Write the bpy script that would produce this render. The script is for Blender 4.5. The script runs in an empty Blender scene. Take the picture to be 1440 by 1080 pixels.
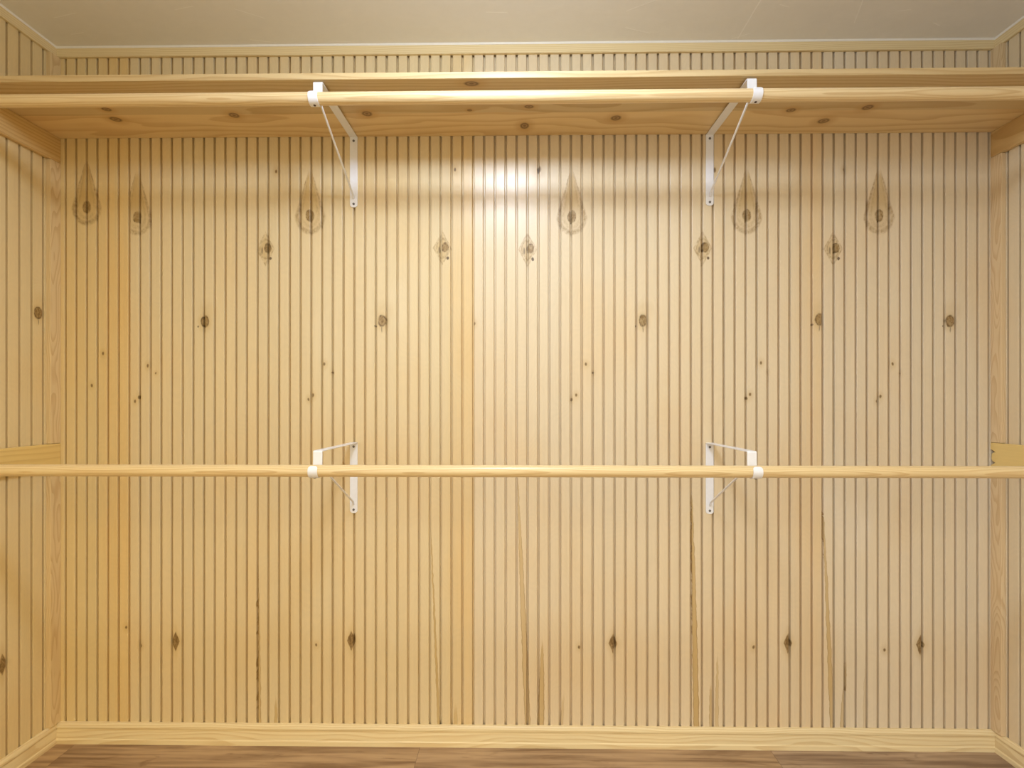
# Empty pine-panelled closet: beadboard walls, a high shelf with a hanging rod,
# a second lower rod, white steel shelf-and-rod brackets.  Units: metres.
import bpy, bmesh, math, random
from mathutils import Vector

scene = bpy.context.scene
COL = scene.collection

# ------------------------------------------------------------------ node maths
class E:
    """A node socket (or a number) that can be used in arithmetic."""
    nt = None
    def __init__(self, s): self.s = s
    @staticmethod
    def op(kind, *a, clamp=False):
        n = E.nt.nodes.new('ShaderNodeMath'); n.operation = kind; n.use_clamp = clamp
        for i, v in enumerate(a):
            if isinstance(v, E): v = v.s
            if isinstance(v, (int, float)): n.inputs[i].default_value = float(v)
            else: E.nt.links.new(v, n.inputs[i])
        return E(n.outputs[0])
    def __add__(s, o): return E.op('ADD', s, o)
    __radd__ = __add__
    def __sub__(s, o): return E.op('SUBTRACT', s, o)
    def __rsub__(s, o): return E.op('SUBTRACT', o, s)
    def __mul__(s, o): return E.op('MULTIPLY', s, o)
    __rmul__ = __mul__
    def __truediv__(s, o): return E.op('DIVIDE', s, o)
    def __rtruediv__(s, o): return E.op('DIVIDE', o, s)

def eabs(a): return E.op('ABSOLUTE', a)
def emax(a, b): return E.op('MAXIMUM', a, b)
def emin(a, b): return E.op('MINIMUM', a, b)
def esqrt(a): return E.op('SQRT', a)
def efloor(a): return E.op('FLOOR', a)
def efract(a): return E.op('FRACT', a)
def esin(a): return E.op('SINE', a)
def esat(a): return E.op('ADD', a, 0.0, clamp=True)
def sstep(a, lo, hi):
    """smooth step, 0 at lo and 1 at hi (lo may exceed hi)"""
    n = E.nt.nodes.new('ShaderNodeMapRange'); n.interpolation_type = 'SMOOTHSTEP'; n.clamp = True
    E.nt.links.new(a.s, n.inputs[0])
    flip = lo > hi
    n.inputs[1].default_value = min(lo, hi); n.inputs[2].default_value = max(lo, hi)
    n.inputs[3].default_value = 1.0 if flip else 0.0
    n.inputs[4].default_value = 0.0 if flip else 1.0
    return E(n.outputs[0])
def vec(x, y, z):
    n = E.nt.nodes.new('ShaderNodeCombineXYZ')
    for i, v in enumerate((x, y, z)):
        if isinstance(v, E): E.nt.links.new(v.s, n.inputs[i])
        else: n.inputs[i].default_value = float(v)
    return n.outputs[0]
def noise(v, scale=1.0, detail=2.0, rough=0.5, dist=0.0):
    n = E.nt.nodes.new('ShaderNodeTexNoise')
    E.nt.links.new(v, n.inputs['Vector'])
    n.inputs['Scale'].default_value = scale; n.inputs['Detail'].default_value = detail
    n.inputs['Roughness'].default_value = rough; n.inputs['Distortion'].default_value = dist
    return E(n.outputs[0])
def white(a, seed):
    n = E.nt.nodes.new('ShaderNodeTexWhiteNoise'); n.noise_dimensions = '1D'
    E.nt.links.new((a + seed).s, n.inputs['W'])
    return E(n.outputs['Value'])
def coords():
    t = E.nt.nodes.new('ShaderNodeTexCoord'); s = E.nt.nodes.new('ShaderNodeSeparateXYZ')
    E.nt.links.new(t.outputs['Object' if E.nt.nodes.get('World Output') is None else 'Generated'], s.inputs[0])
    return E(s.outputs[0]), E(s.outputs[1]), E(s.outputs[2])
def mix(fac, a, b, blend='MIX'):
    n = E.nt.nodes.new('ShaderNodeMix'); n.data_type = 'RGBA'; n.blend_type = blend
    if isinstance(fac, E): E.nt.links.new(fac.s, n.inputs[0])
    else: n.inputs[0].default_value = fac
    for v, k in ((a, 6), (b, 7)):
        if isinstance(v, tuple): n.inputs[k].default_value = (*v, 1.0)
        else: E.nt.links.new(v, n.inputs[k])
    return n.outputs[2]
def scale_col(c, f):
    g = vec(f, f, f)
    return mix(1.0, c, g, 'MULTIPLY')
def new_mat(name, rough=0.4, spec=0.5, metallic=0.0):
    m = bpy.data.materials.new(name); m.use_nodes = True
    b = m.node_tree.nodes['Principled BSDF']
    b.inputs['Roughness'].default_value = rough
    b.inputs['Specular IOR Level'].default_value = spec
    b.inputs['Metallic'].default_value = metallic
    E.nt = m.node_tree
    return m, b
def bump(b, h, strength, dist=0.001):
    n = E.nt.nodes.new('ShaderNodeBump')
    n.inputs['Strength'].default_value = strength; n.inputs['Distance'].default_value = dist
    E.nt.links.new(h.s, n.inputs['Height']); E.nt.links.new(n.outputs[0], b.inputs['Normal'])
def plain(name, col, rough=0.4, metallic=0.0, spec=0.5, grain=0.0):
    m, b = new_mat(name, rough, spec, metallic)
    x, y, z = coords()
    n = noise(vec(x, y, z), 90, 3)
    E.nt.links.new(scale_col(mix(0.0, col, col), 1 - 0.04 + 0.08 * n), b.inputs['Base Color'])
    if grain: bump(b, n, grain)
    return m

# ------------------------------------------------------------------ wood
PINE = (0.740, 0.605, 0.385)
PITCH = 0.0379

def beadboard(name, axis, feats, seam=None, seed=0.0, u0=0.0, pitch=PITCH, base=PINE):
    """Knotty-pine faced beadboard.  u runs along the wall, v is height."""
    m, b = new_mat(name, 0.31, 0.5)
    x, y, z = coords()
    u = x if axis == 'x' else y
    v = z
    # shared wobble
    w1 = noise(vec(u * 1.0, v * 1.0, seed), 34, 2) - 0.5
    w2 = noise(vec(u * 1.0, v * 1.0, seed + 7.3), 30, 2) - 0.5
    wu = u + w1 * 0.006
    wv = v + w2 * 0.008
    plank = efloor((u - u0) / pitch)
    pr = white(plank, seed * 3.1 + 0.37)
    cloud = noise(vec(u * 1.0, v * 0.55, seed + 3), 3.0, 3, 0.55)
    streak = noise(vec(u * 62.0, v * 0.9, seed), 1.0, 3, 0.6, 0.3)
    fine = noise(vec(u * 420.0, v * 5.0, seed), 1.0, 2, 0.6)
    curl = noise(vec(u * 1.0, v * 0.45, seed + 9), 9.0, 1, 0.4)
    rings = esin(curl * 150.0 + u * 40.0)
    orange = sstep(cloud, 0.42, 0.72) * 0.42 + pr * 0.16
    if seam is not None:      # reddish heart strip that runs up to each sheet's right edge
        orange = orange + sstep(u, seam - 0.13, seam - 0.045) * sstep(streak, 0.2, 0.6) * 0.30
        orange = orange + sstep(u, seam - 0.125, seam - 0.06) * 0.14
    c = mix(esat(orange), base, (base[0] * 0.985, base[1] * 0.865, base[2] * 0.68))
    c = mix(sstep(cloud, 0.40, 0.24) * 0.55, c, (base[0] * 1.05, base[1] * 1.09, base[2] * 1.20))
    tone = 0.975 + (streak - 0.5) * 0.11 + (fine - 0.5) * 0.10 + rings * 0.010 + (pr - 0.5) * 0.035
    dark = halo = edge = spk = None
    acc = lambda a, q: q if a is None else emax(a, q)
    w3 = noise(vec(u * 1.0, v * 0.6, seed + 4.1), 150, 2, 0.6) - 0.5
    for ft in feats:
        k = ft[0]
        if k == 'F':          # long flame-shaped streak
            _, x0, z0, x1, z1, w, s = ft
            t = (v - z1) / (z0 - z1)                      # 0 bottom, 1 top
            t = esat(t)
            uc = t * (x0 - x1) + x1 + w1 * 0.008
            wid = (1 - t * t) * (w * 0.55) + 0.0006
            d = eabs(u - uc) / wid
            inside = sstep(d, 1.12, 0.85) * sstep(v, z0, z0 - 0.05)
            lines = sstep(eabs(d - 0.9), 0.22, 0.02) * sstep(v, z0, z0 - 0.05)
            halo = acc(halo, inside * (1.05 * s) * (0.6 + streak * 0.8))
            edge = acc(edge, lines * (1.0 * s))
            continue
        _, cu, cv = ft[:3]
        du, dv = wu - cu, wv - cv
        mott = w1 * 0.8 + w3 * 1.9
        if k == 'A':          # big knot in a pointed teardrop of grain
            core = esqrt((du / 0.0150) * (du / 0.0150) + (dv / 0.0220) * (dv / 0.0220))
            up = esat(dv / 0.165)
            wd = 0.046 * (1 - up * 0.93)
            dn = emin(dv, 0.0) / 0.056
            d = esqrt((du / wd) * (du / wd) + dn * dn)
            end = sstep(dv, 0.17, 0.13)
            halo = acc(halo, sstep(d, 1.15, 0.6) * end * (0.30 + 0.35 * sstep(dv, -0.01, 0.05)))
            halo = acc(halo, sstep(core, 2.0, 1.0) * 0.40)
            edge = acc(edge, sstep(eabs(d - 1.0), 0.24, 0.04) * end * (0.50 + mott * 0.8))
            edge = acc(edge, sstep(eabs(d - 0.66), 0.20, 0.04) * end * (0.18 + mott * 0.5))
            dark = acc(dark, sstep(core, 1.12, 0.80) * (0.74 + mott * 0.7))
            spk = acc(spk, sstep(eabs(core - 0.92), 0.20, 0.04) * (0.18 + mott))
        elif k == 'B':        # knot set off-centre in a small diamond of grain
            duo = du - 0.009; dvo = dv - 0.003
            core = esqrt((duo / 0.0130) * (duo / 0.0130) + (dvo / 0.0190) * (dvo / 0.0190))
            d = eabs(du) / 0.030 + eabs(dv) / 0.056
            d2 = esqrt((du / 0.021) * (du / 0.021) + (dv / 0.034) * (dv / 0.034))
            halo = acc(halo, sstep(d, 1.25, 0.5) * 0.55)
            edge = acc(edge, sstep(eabs(d - 1.0), 0.16, 0.02) * (0.36 + mott))
            edge = acc(edge, sstep(eabs(d2 - 0.95), 0.20, 0.03) * (0.40 + mott))
            dark = acc(dark, sstep(core, 1.1, 0.75) * (0.80 + mott * 0.6))
            spk = acc(spk, sstep(eabs(core - 0.80), 0.30, 0.04) * (0.28 + mott * 1.4))
            pu, pv = du - 0.0185, dv + 0.034
            spk = acc(spk, sstep(esqrt(pu * pu + pv * pv * 0.6), 0.0055, 0.003) * 0.9)
            pu, pv = du + 0.0115, dv + 0.006
            spk = acc(spk, sstep(esqrt((pu / 0.0038) * (pu / 0.0038) + (pv / 0.015) * (pv / 0.015)), 1.1, 0.5) * 0.62)
        elif k == 'C':        # small round knot with a bark rim and a tail
            core = esqrt((du / 0.0140) * (du / 0.0140) + (dv / 0.0205) * (dv / 0.0205))
            halo = acc(halo, sstep(core, 2.4, 0.9) * 0.42)
            dark = acc(dark, sstep(core, 1.1, 0.85) * (0.78 + mott * 0.6))
            spk = acc(spk, sstep(eabs(core - 0.92), 0.26, 0.05) * (0.42 + mott * 0.9))
            spk = acc(spk, sstep(core, 0.8, 0.4) * (0.08 + mott * 0.6))
            tl = dv + 0.030
            spk = acc(spk, sstep(esqrt((du / 0.0022) * (du / 0.0022) + (tl / 0.013) * (tl / 0.013)), 1.1, 0.5) * 0.55)
            pu, pv = du + 0.0235, dv + 0.018
            spk = acc(spk, sstep(esqrt(pu * pu + pv * pv), 0.0046, 0.0022) * 0.7)
            fu, fv = du - 0.006, dv - 0.035       # warm flare beside the knot
            halo = acc(halo, sstep(esqrt((fu / 0.045) * (fu / 0.045) + (fv / 0.05) * (fv / 0.05)), 1.0, 0.2) * 0.22)
        elif k == 'E':        # dark pointed spike knot
            d = eabs(du) / 0.0155 + eabs(dv) / 0.036
            core = esqrt((du / 0.0125) * (du / 0.0125) + (dv / 0.0180) * (dv / 0.0180))
            d = emin(d, core)
            halo = acc(halo, sstep(d, 2.4, 0.9) * 0.32)
            dark = acc(dark, sstep(d, 1.08, 0.86) * (0.84 + mott * 0.4))
            spk = acc(spk, sstep(d, 1.05, 0.8) * (0.22 + mott * 0.9))
        else:                 # pin knot
            r = ft[3] if len(ft) > 3 else 0.0046
            d = esqrt(du * du + dv * dv * 0.42)
            halo = acc(halo, sstep(d, r * 4.0, r) * 0.30)
            dark = acc(dark, sstep(d, r * 1.15, r * 0.6) * 0.8)
            spk = acc(spk, sstep(d, r * 0.8, r * 0.3) * 0.5)
    if halo is not None:
        c = mix(esat(halo), c, (base[0] * 0.72, base[1] * 0.59, base[2] * 0.34))
    if edge is not None:
        c = mix(esat(edge), c, (0.330, 0.200, 0.072))
    if dark is not None:
        c = mix(esat(dark), c, (0.245, 0.137, 0.032))
    if spk is not None:
        c = mix(esat(spk), c, (0.080, 0.038, 0.012))
    c = scale_col(c, tone)
    E.nt.links.new(c, b.inputs['Base Color'])
    bump(b, fine * 0.5 + streak * 0.5, 0.06, 0.0006)
    E.nt.links.new((0.31 + (streak - 0.5) * 0.10).s, b.inputs['Roughness'])
    return m

def pine(name, grain='x', seed=0.0, base=PINE, ring=130.0, contrast=0.32, rough=0.38, knots=(),
         off=(0.0, 0.0), wav=0.9, joints=()):
    """Solid pine: growth rings run along the grain axis.  knots: (a, b, ra, rb) in the
    plane of the along axis and the first cross axis."""
    m, b = new_mat(name, rough, 0.45)
    x, y, z = coords()
    al, p, q = {'x': (x, y, z), 'y': (y, x, z), 'z': (z, x, y)}[grain]
    sh = 0.0
    if joints:                 # edge-glued boards: another tree per board
        for j in joints:
            sh = sstep(p + noise(vec(al * 1.0, 0, seed), 2.2, 1) * 0.012, j - 0.0004, j + 0.0004) + sh
    pp, qq = p + off[0], q + off[1]
    if joints: qq = qq + sh * 0.37
    low = noise(vec(al * 1.3, pp * 7.0, qq * 7.0 + seed), 1.0, 2, 0.5)
    mid = noise(vec(al * 4.0, pp * 22.0, qq * 22.0 + seed), 1.0, 2, 0.5)
    r = esqrt(pp * pp + qq * qq + 0.0000001)
    ph = (r + low * 0.06 * wav + mid * 0.008 * wav) * ring
    fr = efract(ph)
    late = sstep(fr, 0.35, 0.92) * sstep(fr, 1.0, 0.94)
    fine = noise(vec(al * 7.0, pp * 420.0, qq * 420.0 + seed), 1.0, 2, 0.6)
    tone = 0.98 + (fine - 0.5) * 0.12 + (low - 0.5) * 0.10
    c = mix(late * contrast, base, (base[0] * 0.66, base[1] * 0.50, base[2] * 0.32))
    c = mix(sstep(low, 0.45, 0.7) * 0.14, c, (base[0] * 0.96, base[1] * 0.84, base[2] * 0.64))
    if joints: c = scale_col(c, 0.84 + 0.19 * sh)
    dk = hl = None
    for (ka, kp, ra, rb) in knots:
        da, dp = al - ka + (mid - 0.5) * 0.006, p - kp + (low - 0.5) * 0.006
        d = esqrt((da / ra) * (da / ra) + (dp / rb) * (dp / rb))
        k1 = sstep(d, 1.1, 0.7) * (0.62 + 0.18 * esin(d * 12.0)); k2 = sstep(d, 2.6, 0.9) * 0.45
        dk = k1 if dk is None else emax(dk, k1)
        hl = k2 if hl is None else emax(hl, k2)
    if dk is not None:
        c = mix(hl, c, (base[0] * 0.66, base[1] * 0.48, base[2] * 0.28))
        c = mix(dk, c, (0.120, 0.052, 0.012))
    c = scale_col(c, tone)
    E.nt.links.new(c, b.inputs['Base Color'])
    bump(b, fine * 0.6 + late * 0.4, 0.05, 0.0005)
    return m

def laminate(name):
    m, b = new_mat(name, 0.40, 0.45)
    x, y, z = coords()
    row = efloor((y + 0.132) / 0.125)
    rs = white(row, 4.7)
    xo = x + 0.343 + (row + 0.0) * 0.41
    col = efloor(xo / 1.21)
    bid = row * 7.0 + col * 3.0
    pr = white(bid, 1.3)
    n1 = noise(vec(x * 2.2, y * 38.0, bid), 1.0, 4, 0.6, 0.5)
    n2 = noise(vec(x * 9.0, y * 240.0, bid), 1.0, 2, 0.6)
    n3 = noise(vec(x * 5.0, y * 20.0, bid + 5.0), 1.0, 3, 0.6, 1.2)
    c = mix(sstep(n1, 0.35, 0.68), (0.500, 0.325, 0.160), (0.235, 0.130, 0.056))
    c = mix(pr * 0.75, c, mix(sstep(n1, 0.35, 0.68), (0.450, 0.330, 0.225), (0.200, 0.130, 0.085)))
    c = mix(sstep(n3, 0.60, 0.72) * 0.6, c, (0.17, 0.085, 0.035))
    c = scale_col(c, 0.9 + n2 * 0.2)
    fy = efract((y + 0.132) / 0.125); fx = efract(xo / 1.21)
    gap = emax(sstep(fy, 0.014, 0.004), sstep(fx, 0.0016, 0.0005))
    c = mix(gap * 0.75, c, (0.09, 0.05, 0.025))
    E.nt.links.new(c, b.inputs['Base Color'])
    bump(b, n2 * 0.5 - gap, 0.15, 0.0008)
    return m

def drywall(name):
    m, b = new_mat(name, 0.75, 0.3)
    x, y, z = coords()
    n = noise(vec(x, y, z), 26, 4, 0.6)
    t = noise(vec(x * 1.0, y * 3.0, z), 7, 3, 0.5, 0.6)
    ridge = sstep(t, 0.60, 0.64) * sstep(t, 0.69, 0.65)
    # fine trowel scratches
    scr = None
    rnd = random.Random(5)
    lines = [(0.7505, -0.20, 0.7515, -0.020, 0.0030), (1.060, -0.20, 1.104, -0.085, 0.0026)]
    for i in range(13):
        cx, cy = rnd.uniform(-1.5, 1.55), rnd.uniform(-0.19, -0.02)
        a = rnd.uniform(-0.5, 0.5); l = rnd.uniform(0.015, 0.05)
        lines.append((cx - l * math.cos(a), cy - l * math.sin(a), cx + l * math.cos(a), cy + l * math.sin(a), 0.0022))
    for x0, y0, x1, y1, w in lines:
        L = math.hypot(x1 - x0, y1 - y0); ux, uy = (x1 - x0) / L, (y1 - y0) / L
        s = (x - x0) * ux + (y - y0) * uy
        d = eabs((x - x0) * (-uy) + (y - y0) * ux + (n - 0.5) * 0.002)
        q = sstep(d, w, w * 0.3) * sstep(s, -0.001, 0.003) * sstep(s, L + 0.001, L - 0.003)
        scr = q if scr is None else emax(scr, q)
    c = mix(scr * 1.0 + ridge * 0.10, (0.895, 0.885, 0.860), (0.98, 0.975, 0.96))
    c = scale_col(c, 0.97 + n * 0.06)
    E.nt.links.new(c, b.inputs['Base Color'])
    bump(b, n * 0.5 + t + scr * 0.4, 0.16, 0.004)
    return m

# ------------------------------------------------------------------ mesh helpers
def link(name, bm, mats, parent=None, smooth=False, bevel=0.0, seg=2):
    me = bpy.data.meshes.new(name)
    bmesh.ops.recalc_face_normals(bm, faces=bm.faces)
    bm.to_mesh(me); bm.free()
    for m in (mats if isinstance(mats, (list, tuple)) else [mats]): me.materials.append(m)
    if smooth:
        for p in me.polygons: p.use_smooth = True
    o = bpy.data.objects.new(name, me); COL.objects.link(o)
    if bevel:
        md = o.modifiers.new('soft_edge', 'BEVEL'); md.width = bevel; md.segments = seg
        md.limit_method = 'ANGLE'; md.angle_limit = math.radians(40)
    if parent: o.parent = parent
    return o

def box(x0, x1, y0, y1, z0, z1):
    bm = bmesh.new()
    v = [bm.verts.new((x, y, z)) for x in (x0, x1) for y in (y0, y1) for z in (z0, z1)]
    for f in ((0, 1, 3, 2), (4, 6, 7, 5), (0, 4, 5, 1), (2, 3, 7, 6), (0, 2, 6, 4), (1, 5, 7, 3)):
        bm.faces.new([v[i] for i in f])
    return bm

def extrude_poly(pts, fn, t0, t1, ends=None):
    """closed 2-D outline swept from t0 to t1; fn(a, b, t) -> xyz; ends(a,b)->(dt0,dt1) mitres"""
    bm = bmesh.new()
    A, B = [], []
    for a, b in pts:
        d0, d1 = ends(a, b) if ends else (0, 0)
        A.append(bm.verts.new(fn(a, b, t0 + d0))); B.append(bm.verts.new(fn(a, b, t1 + d1)))
    n = len(pts)
    for i in range(n):
        j = (i + 1) % n
        bm.faces.new((A[i], A[j], B[j], B[i]))
    bm.faces.new(A); bm.faces.new(B[::-1])
    return bm

def strip(path, wid, th):
    """flat bar bent along a path in the (out, z) plane; path items (out, z[, width factor])"""
    bm = bmesh.new(); rows = []
    n = len(path)
    for i, p in enumerate(path):
        a = path[max(i - 1, 0)]; c = path[min(i + 1, n - 1)]
        t = Vector((c[0] - a[0], c[1] - a[1])).normalized()
        nx, nz = -t.y, t.x
        w = wid / 2 * (p[2] if len(p) > 2 else 1.0); h = th / 2
        rows.append([bm.verts.new((sx * w, -(p[0] + sg * nx * h), p[1] + sg * nz * h))
                     for sx, sg in ((-1, -1), (1, -1), (1, 1), (-1, 1))])
    for r0, r1 in zip(rows, rows[1:]):
        for i in range(4):
            j = (i + 1) % 4
            bm.faces.new((r0[i], r0[j], r1[j], r1[i]))
    bm.faces.new(rows[0]); bm.faces.new(rows[-1][::-1])
    return bm

def tube(pts, r, seg=12):
    bm = bmesh.new(); rows = []
    pts = [Vector(p) for p in pts]
    for i, p in enumerate(pts):
        t = (pts[min(i + 1, len(pts) - 1)] - pts[max(i - 1, 0)]).normalized()
        a = Vector((1, 0, 0)); a = (a - t * a.dot(t)).normalized(); b = t.cross(a)
        rows.append([bm.verts.new(p + (a * math.cos(k * 2 * math.pi / seg) + b * math.sin(k * 2 * math.pi / seg)) * r)
                     for k in range(seg)])
    for r0, r1 in zip(rows, rows[1:]):
        for k in range(seg):
            j = (k + 1) % seg
            bm.faces.new((r0[k], r0[j], r1[j], r1[k]))
    bm.faces.new(rows[0]); bm.faces.new(rows[-1][::-1])
    return bm

def tag(o, label=None, cat=None, group=None, kind=None):
    for k, v in (('label', label), ('category', cat), ('group', group), ('kind', kind)):
        if v: o[k] = v
    return o

def struct(o, label):
    o['kind'] = 'structure'; o['label'] = label; return o

# ------------------------------------------------------------------ dimensions
XL, XR = -1.632, 1.643          # side wall faces
FL, FR = -1.616, 1.627          # faces of cleats and corner battens
ZC = 2.445                      # ceiling
YF = -2.30                      # walls run this far towards the viewer
SEAMS = (-1.3726, -0.1578, 1.0538)

FEATS = [
    [('A', -1.524, 1.888), ('D', -1.465, 1.371), ('D', -1.506, 1.258), ('D', -1.382, 0.406)],
    [('A', -1.344, 1.852), ('A', -0.731, 1.854), ('B', -0.889, 1.738), ('B', -0.266, 1.738), ('C', -1.103, 1.483), ('C', -0.478, 1.484), ('D', -1.306, 1.328), ('D', -0.681, 1.333), ('D', -1.338, 1.216), ('D', -0.721, 1.223), ('D', -0.852, 2.01), ('D', -0.221, 2.013), ('D', -0.709, 0.347, 0.004), ('D', -1.331, 0.341, 0.005), ('D', -1.278, 1.301, 0.003), ('D', -0.653, 1.303, 0.003), ('D', -1.351, 1.203, 0.004), ('D', -0.736, 1.208, 0.004), ('E', -1.207, 0.357), ('E', -0.586, 0.363), ('F', -0.306, 0.753, -0.279, 0.081, 0.0065, 0.8), ('F', -0.917, 0.726, -0.912, 0.076, 0.0124, 0.7), ('F', -0.852, 0.176, -0.852, 0.077, 0.0075, 0.6), ('F', -0.221, 0.156, -0.219, 0.082, 0.01, 0.5)],
    [('A', 0.186, 1.847), ('A', 0.792, 1.847), ('B', 0.032, 1.732), ('B', 0.64, 1.734), ('C', 0.433, 1.483), ('C', 1.042, 1.486), ('D', 0.235, 1.332), ('D', 0.841, 1.336), ('D', 0.201, 1.223), ('D', 0.804, 1.225), ('D', 0.072, 2.012, 0.008), ('D', 0.681, 2.006, 0.007), ('D', 0.211, 0.346), ('D', 0.816, 0.35, 0.005), ('D', 0.26, 1.302, 0.003), ('D', 0.865, 1.304, 0.003), ('D', 0.186, 1.208, 0.004), ('D', 0.792, 1.213, 0.004), ('D', -0.154, 1.474), ('E', 0.329, 0.359), ('E', 0.934, 0.363), ('F', -0.003, 0.952, 0.032, 0.084, 0.0174, 0.6), ('F', 0.084, 0.382, 0.079, 0.084, 0.0174, 0.75), ('F', 0.603, 0.892, 0.618, 0.089, 0.0162, 0.8), ('F', 0.669, 0.237, 0.669, 0.089, 0.0112, 0.6), ('F', 0.691, 0.336, 0.689, 0.089, 0.01, 0.5), ('F', 0.159, 0.197, 0.151, 0.085, 0.0075, 0.4)],
    [('A', 1.247, 1.845), ('B', 1.09, 1.73), ('C', 1.49, 1.48), ('D', 1.293, 1.331), ('D', 1.251, 1.218), ('D', 1.127, 2.003), ('D', 1.266, 0.343, 0.005), ('D', 1.32, 1.299, 0.003), ('D', 1.239, 1.203, 0.004), ('E', 1.388, 0.361), ('F', 1.054, 0.856, 1.086, 0.093, 0.0124, 0.7), ('F', 1.137, 0.315, 1.12, 0.093, 0.0112, 0.6), ('F', 1.2, 0.303, 1.198, 0.094, 0.01, 0.3)],
]

# ------------------------------------------------------------------ materials
SHEET = ((0.735, 0.580, 0.300), (0.735, 0.597, 0.352), (0.735, 0.610, 0.405), (0.735, 0.620, 0.430))   # sheets differ a little; left-to-right light tint also put into these colours
board = [beadboard('pine_beadboard_sheet', 'x', FEATS[i], SEAMS[i] if i < 3 else None, 1.7 * i + 0.6, SEAMS[0], base=SHEET[i])
         for i in range(4)]
side_l = beadboard('pine_beadboard_side', 'y', [('C', -0.066, 1.503), ('E', -0.1845, 0.370)], None, 11.0, -0.048, 0.0405, (0.745, 0.600, 0.330))  # yellower base carries the warm light on the left side
side_r = beadboard('pine_beadboard_side', 'y', [('C', -0.42, 1.25), ('E', -0.60, 0.50)], None, 14.0, -0.0442, 0.0402, (0.745, 0.622, 0.410))  # paler base carries the cooler light on the right side
TRIM = (0.800, 0.650, 0.365)
m_trim_x = pine('pine_trim', 'x', 2.0, TRIM, 150, 0.35, off=(0.09, 0.0))
m_trim_y = pine('pine_trim', 'y', 3.0, TRIM, 150, 0.35, off=(0.2, 0.0))
m_batten = pine('pine_batten', 'z', 5.0, (0.755, 0.575, 0.310), 210, 0.42, off=(1.55, 0.02), wav=2.2)
m_batten_r = pine('pine_batten', 'z', 8.0, (0.755, 0.575, 0.330), 230, 0.45, off=(-1.60, 0.02), wav=2.6)
m_shelf = pine('pine_shelf', 'x', 6.0, (0.775, 0.585, 0.300), 90, 0.45, off=(0.17, 0.06 - 2.1),
               joints=(-0.135,), knots=[
    (-1.307, -0.174, 0.017, 0.012), (-1.323, -0.118, 0.021, 0.017), (-0.921, -0.137, 0.019, 0.016),
    (-0.488, -0.140, 0.019, 0.016), (-0.137, -0.287, 0.025, 0.013), (0.033, -0.172, 0.017, 0.011),
    (0.021, -0.062, 0.017, 0.022), (0.319, -0.105, 0.019, 0.017), (0.867, -0.142, 0.017, 0.012),
    (1.100, -0.154, 0.019, 0.016), (1.008, -0.080, 0.021, 0.017), (-0.156, -0.155, 0.009, 0.007)])
m_rod = pine('pine_rod', 'x', 9.0, (0.800, 0.620, 0.340), 150, 0.48, 0.30, off=(0.36, -2.05))
m_rod_low = pine('pine_rod', 'x', 12.0, (0.800, 0.615, 0.320), 190, 0.46, 0.30, off=(0.37, -1.0))
m_cleat = pine('pine_cleat', 'y', 15.0, (0.715, 0.505, 0.220), 100, 0.45, off=(1.66, -2.02))
m_cleat_low = pine('pine_cleat', 'y', 17.0, (0.780, 0.575, 0.215), 80, 0.34, off=(1.66, -0.98))
m_floor = laminate('oak_laminate')
m_ceil = drywall('painted_drywall')
m_caulk = plain('white_caulk', (0.86, 0.83, 0.76), 0.6)
m_white = plain('white_enamel', (0.83, 0.83, 0.84), 0.30)
m_screw = plain('dull_steel', (0.16, 0.15, 0.14), 0.45, 0.6)
m_bolt = plain('dark_bronze_screw', (0.06, 0.03, 0.025), 0.5, 0.3)

# ------------------------------------------------------------------ room
def groove_profile(us, g=0.0039, depth=0.0135, bv=0.0012):
    """front outline of a beadboard face: list of (u, depth into the wall)"""
    out = []
    for c in us:
        out += [(c - g - bv, 0.0), (c - g - bv * 0.3, 0.0004), (c - g, 0.0016), (c - g * 0.92, depth * 0.8), (c - g * 0.5, depth),
                (c + g * 0.5, depth), (c + g * 0.92, depth * 0.8), (c + g, 0.0016), (c + g + bv * 0.3, 0.0004), (c + g + bv, 0.0)]
    return out

def panel_wall(name, us, u0, u1, fn, mats, pick):
    prof = [(u0, 0.0)] + groove_profile(us) + [(u1, 0.0)]
    bm = bmesh.new()
    A = [bm.verts.new(fn(u, d, 0.0)) for u, d in prof]
    B = [bm.verts.new(fn(u, d, ZC)) for u, d in prof]
    for i in range(len(prof) - 1):
        f = bm.faces.new((A[i], A[i + 1], B[i + 1], B[i]))
        f.material_index = pick((prof[i][0] + prof[i + 1][0]) / 2)
    # back of the sheet
    a0, a1 = bm.verts.new(fn(u0, 0.02, 0.0)), bm.verts.new(fn(u1, 0.02, 0.0))
    b0, b1 = bm.verts.new(fn(u0, 0.02, ZC)), bm.verts.new(fn(u1, 0.02, ZC))
    bm.faces.new((a0, b0, b1, a1))
    bm.faces.new((A[0], B[0], b0, a0)); bm.faces.new((A[-1], a1, b1, B[-1]))
    bm.faces.new(A + [a1, a0]); bm.faces.new(B + [b1, b0])
    return link(name, bm, mats)

us = []
u = SEAMS[0]
while u - PITCH > XL + 0.006: u -= PITCH
for a, b in ((SEAMS[0], SEAMS[1]), (SEAMS[1], SEAMS[2])):
    us += [a + (b - a) * k / 32 for k in range(32)]
us = [SEAMS[0] - PITCH * k for k in range(6, 0, -1)] + us + [SEAMS[2] + PITCH * k for k in range(0, 16) if SEAMS[2] + PITCH * k < XR - 0.02]
wall = panel_wall('wall_back', us, XL, XR, lambda u, d, z: (u, d, z), board,
                  lambda u: sum(u > s for s in SEAMS))
struct(wall, 'knotty pine beadboard wall at the back of the closet')
usl = []
k = 0
while -0.048 - 0.0405 * k > YF + 0.02: usl.append(-0.048 - 0.0405 * k); k += 1
usl = usl[::-1]
w = panel_wall('wall_left', usl, YF, 0.02, lambda u, d, z: (XL - d, u, z), side_l, lambda u: 0)
struct(w, 'pine beadboard side wall on the left')
usr = []
k = 0
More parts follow.
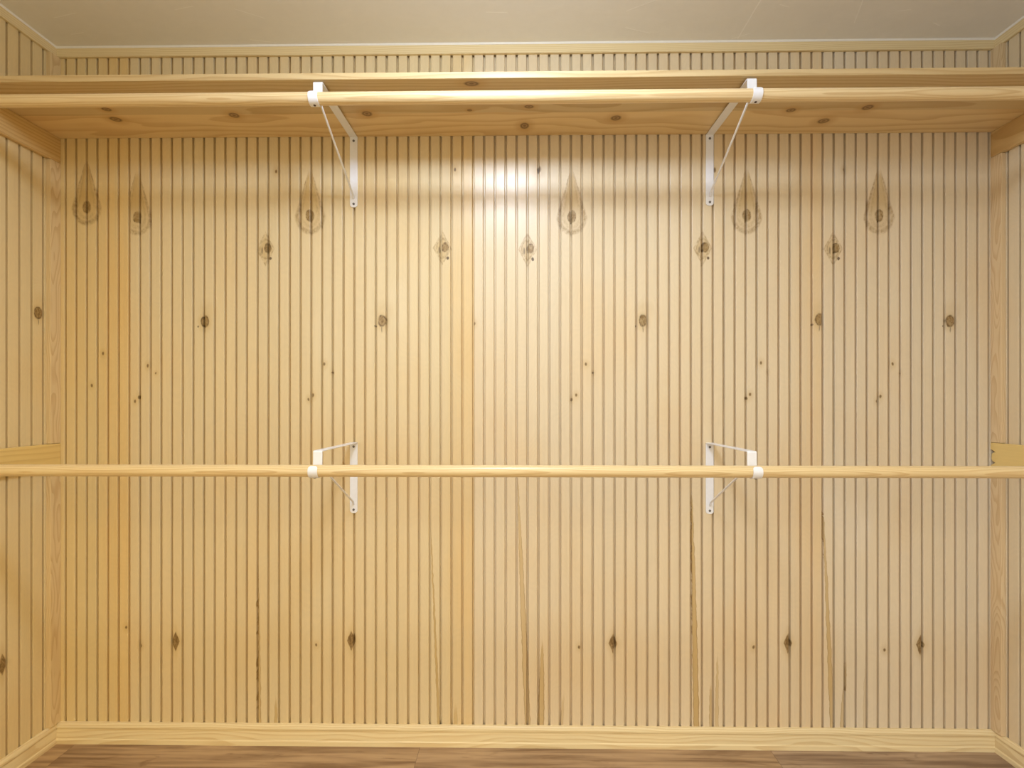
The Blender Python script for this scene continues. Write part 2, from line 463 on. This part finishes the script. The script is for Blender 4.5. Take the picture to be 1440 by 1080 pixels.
while -0.0442 - 0.0402 * k > YF + 0.02: usr.append(-0.0442 - 0.0402 * k); k += 1
w = panel_wall('wall_right', usr[::-1], YF, 0.02, lambda u, d, z: (XR + d, u, z), side_r, lambda u: 0)
struct(w, 'pine beadboard side wall on the right')

struct(link('floor', box(XL - 0.02, XR + 0.02, YF, 0.02, -0.03, 0.0), m_floor), 'brown wood laminate plank floor')
ceil = struct(link('ceiling', box(XL - 0.02, XR + 0.02, YF, 0.02, ZC, ZC + 0.03), m_ceil), 'cream painted drywall ceiling')

# baseboards: moulded profile (out from wall, height), mitred in the corners
BB = [(0, 0), (0.0125, 0), (0.0125, 0.0150), (0.0110, 0.0178), (0.0102, 0.0190), (0.0100, 0.030), (0.0090, 0.042), (0.0074, 0.0505),
      (0.0078, 0.0520), (0.0112, 0.0540), (0.0122, 0.0575), (0.0118, 0.0620), (0.0098, 0.0675), (0.0060, 0.0712), (0.0025, 0.0728), (0, 0.0730)]
o = link('baseboard_back', extrude_poly(BB, lambda a, b, t: (t, -a, b), XL, XR, lambda a, b: (a, -a)), m_trim_x)
struct(o, 'moulded pine baseboard along the back wall')
o = link('baseboard_left', extrude_poly(BB, lambda a, b, t: (XL + a, t, b), YF, 0.0, lambda a, b: (0, -a)), m_trim_y)
struct(o, 'moulded pine baseboard along the left wall')
o = link('baseboard_right', extrude_poly(BB, lambda a, b, t: (XR - a, t, b), YF, 0.0, lambda a, b: (0, -a)), m_trim_y)
struct(o, 'moulded pine baseboard along the right wall')

# ceiling trim, with a thin caulk bead against the ceiling
ct, cb = ZC - 0.005, ZC - 0.0335
CT = [(0, cb), (0.0085, cb), (0.0105, cb + 0.003), (0.0115, ct - 0.004), (0.0115, ct), (0, ct)]
CK = [(0, ct), (0.0125, ct), (0.0155, ZC), (0, ZC)]
def run(pts, side):
    if side == 'back': return extrude_poly(pts, lambda a, b, t: (t, -a, b), XL, XR, lambda a, b: (a, -a))
    if side == 'left': return extrude_poly(pts, lambda a, b, t: (XL + a, t, b), YF, 0.0, lambda a, b: (0, -a))
    return extrude_poly(pts, lambda a, b, t: (XR - a, t, b), YF, 0.0, lambda a, b: (0, -a))
n = 1
for side in ('back', 'left', 'right'):
    o = link('trim_%d' % n, run(CT, side), m_trim_x if side == 'back' else m_trim_y)
    struct(o, 'narrow pine strip under the ceiling on the %s wall' % side)
    ck = link('caulk_bead', run(CK, side), m_caulk, o)
    ck['label'] = 'thin white caulk line at the ceiling'
    n += 1

# corner battens on the side walls, cut around the shelf cleats and the rod cleats
ZS, TS = 2.129, 0.0195            # shelf underside, thickness
CH = 0.0875                       # upper cleat height
LZ = {'left': (0.9655, 1.0545), 'right': (0.9715, 1.0605)}   # lower cleats
for side in ('left', 'right'):
    wallx, face, mt = (XL, FL, m_batten) if side == 'left' else (XR, FR, m_batten_r)
    x0, x1 = sorted((wallx, face))
    for lo, hi, txt in ((0.073, LZ[side][0] - 0.0008, 'below the rod cleat'), (LZ[side][1] + 0.0012, ZS - CH - 0.0008, 'between the two cleats'),
                        (ZS + TS, cb, 'above the shelf')):
        o = link('trim_%d' % n, box(x0, x1, -0.0385, 0.0, lo, hi), mt, bevel=0.0012)
        struct(o, 'vertical pine corner batten on the %s wall %s' % (side, txt))
        n += 1

# ------------------------------------------------------------------ shelf, cleats, rods
SD = 0.312
bm = box(FL - 0.0155, FR + 0.0155, -SD, -0.0003, ZS, ZS + TS)
o = link('shelf', bm, m_shelf, bevel=0.0018)
tag(o, 'long pine shelf board spanning the closet just below the ceiling', 'shelf')

def cleat(side, z0, z1, mat, label, notch=False):
    wallx, face = (XL + 0.0003, FL) if side == 'left' else (XR - 0.0003, FR)
    y1, y0 = -0.0004, -0.405
    if notch:     # splintered end with two chips missing
        h = z1 - z0
        pts = [(y0, z0), (y1 - 0.004, z0), (y1 - 0.001, z0 + 0.012), (y1 - 0.009, z0 + 0.016), (y1 - 0.0165, z0 + 0.021), (y1 - 0.007, z0 + 0.026),
               (y1 - 0.003, z0 + 0.034), (y1 - 0.004, z0 + 0.050), (y1 - 0.010, z0 + 0.0555), (y1 - 0.017, z0 + 0.0575), (y1 - 0.009, z0 + 0.0625),
               (y1, z0 + 0.0655), (y1, z1), (y0, z1)]
    else:
        pts = [(y0, z0), (y1, z0), (y1, z1), (y0, z1)]
    bm = extrude_poly(pts, lambda a, b, t: (t, a, b), *sorted((wallx, face)))
    o = link('wall_cleat', bm, mat, bevel=0.0022 if not notch else 0.0008)
    return tag(o, label, 'cleat', 'pine cleats on the side walls')
cleat('left', ZS - CH, ZS - 0.0003, m_cleat, 'pine cleat on the left wall holding up the end of the high shelf')
cleat('right', ZS - CH, ZS - 0.0003, m_cleat, 'pine cleat on the right wall holding up the end of the high shelf')
cleat('left', *LZ['left'], m_cleat_low, 'smooth square-ended pine cleat on the left wall at the lower rod')
cleat('right', *LZ['right'], m_cleat_low, 'pine cleat with a chipped end on the right wall at the lower rod', True)

RY, RR = -0.3335, 0.0170
RZ_UP, RZ_LO = 2.0605, 1.0062
def rod(z, mat, label):
    bm = bmesh.new(); seg = 64; nx = 24; rows = []
    for i in range(nx + 1):
        x = FL + 0.0004 + (FR - FL - 0.0008) * i / nx
        rows.append([bm.verts.new((x, RY + RR * math.cos(k * 2 * math.pi / seg), z + RR * math.sin(k * 2 * math.pi / seg))) for k in range(seg)])
    for r0, r1 in zip(rows, rows[1:]):
        for k in range(seg):
            j = (k + 1) % seg
            bm.faces.new((r0[k], r0[j], r1[j], r1[k]))
    bm.faces.new(rows[0]); bm.faces.new(rows[-1][::-1])
    o = link('closet_rod', bm, mat)
    for p in o.data.polygons: p.use_smooth = len(p.vertices) == 4
    return tag(o, label, 'rod', 'round pine hanging rods')
rod(RZ_UP, m_rod, 'upper round pine hanging rod just below the shelf front')
rod(RZ_LO, m_rod_low, 'lower round pine hanging rod across the middle of the closet')

# ------------------------------------------------------------------ brackets
BW, BT = 0.0265, 0.0026
def make_bracket(tip, rodz, label):
    """origin: top of the wall plate, on the wall.  tip: rise of the arm's front end."""
    root = bpy.data.objects.new('shelf_bracket', None); COL.objects.link(root)
    root.empty_display_size = 0.05
    # wall plate with a rounded foot
    pts = [(-BW / 2, 0.0), (BW / 2, 0.0)]
    L = 0.2475
    for i in range(13):
        a = -math.pi * i / 12
        pts.append((BW / 2 * math.cos(a), -L + 0.009 + 0.009 * math.sin(a)))
    link('wall_plate', extrude_poly(pts, lambda a, b, t: (a, t, b), -0.0032, -0.0004), m_white, root, bevel=0.0005)
    # arm: flat bar out from the wall
    od = -RY - RR - 0.0030                        # plane of the drop plate
    path = [(0.0016, -0.006), (0.0018, -0.003), (0.0040, -0.0016)] + [(0.004 + (od - 0.008) * i / 8, -0.0016 + tip * (i / 8)) for i in range(1, 9)] \
        + [(od - 0.0012, tip - 0.0022), (od, tip - 0.005), (od, tip - 0.010)]
    link('arm', strip(path, BW, BT), m_white, root, bevel=0.0004)
    # drop and hook: down behind the rod, under it and up its front
    rr = RR + 0.0004 + BT / 2
    path = [(od, tip - 0.008), (od, (tip + rodz) / 2), (-RY - rr, rodz + 0.008)]
    for i in range(0, 31):
        a = math.radians(180 + 232 * i / 30)
        f = 1.0 if i < 28 else (0.94, 0.80, 0.55)[i - 28]
        path.append((-RY + rr * math.cos(a), rodz + rr * math.sin(a), f))
    hk = link('rod_hook', strip(path, BW, BT), m_white, root, bevel=0.0004)
    for p in hk.data.polygons: p.use_smooth = False
    # brace wire
    d0, z0, d1, z1 = od - 0.004, rodz + 0.0175, 0.012, -0.205
    ln = [Vector((0, -(d0 + (d1 - d0) * t / 10), z0 + (z1 - z0) * t / 10)) for t in range(11)]
    head = [Vector((0, -od + 0.001, z0 + 0.0005)), Vector((0, -(d0 + 0.001), z0 + 0.0015))]
    foot = [Vector((0, -0.0075, -0.2105)), Vector((0, -0.0055, -0.2150)), Vector((0, -0.0035, -0.2170))]
    link('brace', tube(head + ln[1:] + foot, 0.0032), m_white, root, smooth=True)
    # pan-head screws
    for z in (-0.0150, -0.2355):
        bm = bmesh.new()
        r = 0.0042
        ring = [(r, 0.0), (r, 0.0008), (r * 0.85, 0.0018), (r * 0.5, 0.0024)]
        rows = [[bm.verts.new((q * math.cos(k * math.pi / 8), -0.0032 - h, z + q * math.sin(k * math.pi / 8))) for k in range(16)] for q, h in ring]
        for r0, r1 in zip(rows, rows[1:]):
            for k in range(16):
                j = (k + 1) % 16
                bm.faces.new((r0[k], r0[j], r1[j], r1[k]))
        bm.faces.new(rows[-1])
        s = link('screw', bm, m_screw, root)
        s['label'] = 'grey steel screw'
    # small screw up through the bottom of the hook
    a = math.radians(276)
    c = Vector((0, RY - (rr + 0.0012) * math.cos(a), rodz + (rr + 0.0012) * math.sin(a)))
    nrm = Vector((0, -math.cos(a), math.sin(a)))
    bm = bmesh.new()
    tx = Vector((1, 0, 0)); ty = nrm.cross(tx)
    lo = [bm.verts.new(c + (tx * math.cos(k * math.pi / 7) + ty * math.sin(k * math.pi / 7)) * 0.0038) for k in range(14)]
    hi = [bm.verts.new(c + nrm * 0.0013 + (tx * math.cos(k * math.pi / 7) + ty * math.sin(k * math.pi / 7)) * 0.0028) for k in range(14)]
    for k in range(14):
        j = (k + 1) % 14
        bm.faces.new((lo[k], lo[j], hi[j], hi[k]))
    bm.faces.new(hi)
    s = link('screw', bm, m_bolt, root); s['label'] = 'dark screw under the hook'
    tag(root, label, 'bracket', 'white steel shelf and rod brackets')
    return root

def copy_thing(root, loc, label):
    r = root.copy(); COL.objects.link(r); r.location = loc; r['label'] = label
    for ch in root.children:
        c = ch.copy(); COL.objects.link(c); c.parent = r
    return r

BXL, BXR = -0.5765, 0.6636
zu = ZS - 0.0006
up = make_bracket(-0.0060, RZ_UP - zu, 'white steel bracket under the high shelf, left of the two')
up.location = (BXL, 0, zu)
copy_thing(up, (BXR, 0, zu), 'white steel bracket under the high shelf, right of the two')
zl = 1.0585
lo = make_bracket(0.0035, RZ_LO - zl, 'white steel bracket carrying the lower rod, left of the two')
lo.location = (BXL, 0, zl)
copy_thing(lo, (BXR, 0, zl), 'white steel bracket carrying the lower rod, right of the two')

# ------------------------------------------------------------------ light
def lamp(name, kind, loc, energy, col, **kw):
    l = bpy.data.lights.new(name, kind); l.energy = energy; l.color = col
    for k, v in kw.items(): setattr(l, k, v)
    o = bpy.data.objects.new(name, l); COL.objects.link(o); o.location = loc
    return o
# hanging ceiling light out of view: downward panel and added globe to lift the ceiling
lamp('ceiling_light_panel', 'AREA', (-0.06, -0.95, 2.315), 8.0, (0.82, 0.98, 1.24), shape='RECTANGLE', size=0.45, size_y=0.26)
lamp('ceiling_light_globe', 'POINT', (-0.06, -0.95, 2.345), 16.0, (0.82, 0.98, 1.24), shadow_soft_size=0.08)

# tint added for the unseen room: warm from right, cool from left, brighter above
w = bpy.data.worlds.new('room_ambient'); scene.world = w; w.use_nodes = True
E.nt = w.node_tree
bg = w.node_tree.nodes['Background']
x, y, z = coords()
E.nt.links.new(scale_col(mix(sstep(x, -0.75, 0.75), (0.92, 0.95, 1.0), (1.0, 0.78, 0.36)), 0.80 + 1.3 * sstep(z, 0.0, 0.22)), bg.inputs[0])
bg.inputs[1].default_value = 1.22

# ------------------------------------------------------------------ camera
cam = bpy.data.cameras.new('camera'); co = bpy.data.objects.new('camera', cam); COL.objects.link(co)
co.location = (0.0, -1.735, 1.208)
co.rotation_euler = (math.radians(90), 0, 0.0129)
cam.sensor_fit = 'HORIZONTAL'; cam.sensor_width = 36.0
cam.lens = 699.0 / 1440 * 36.0
cam.shift_y = 22.0 / 1440
cam.clip_start = 0.02
scene.camera = co

scene.view_settings.view_transform = 'Standard'
scene.view_settings.look = 'None'
scene.view_settings.gamma = 1.0
scene.view_settings.use_curve_mapping = False
scene.view_settings.exposure = 0.07
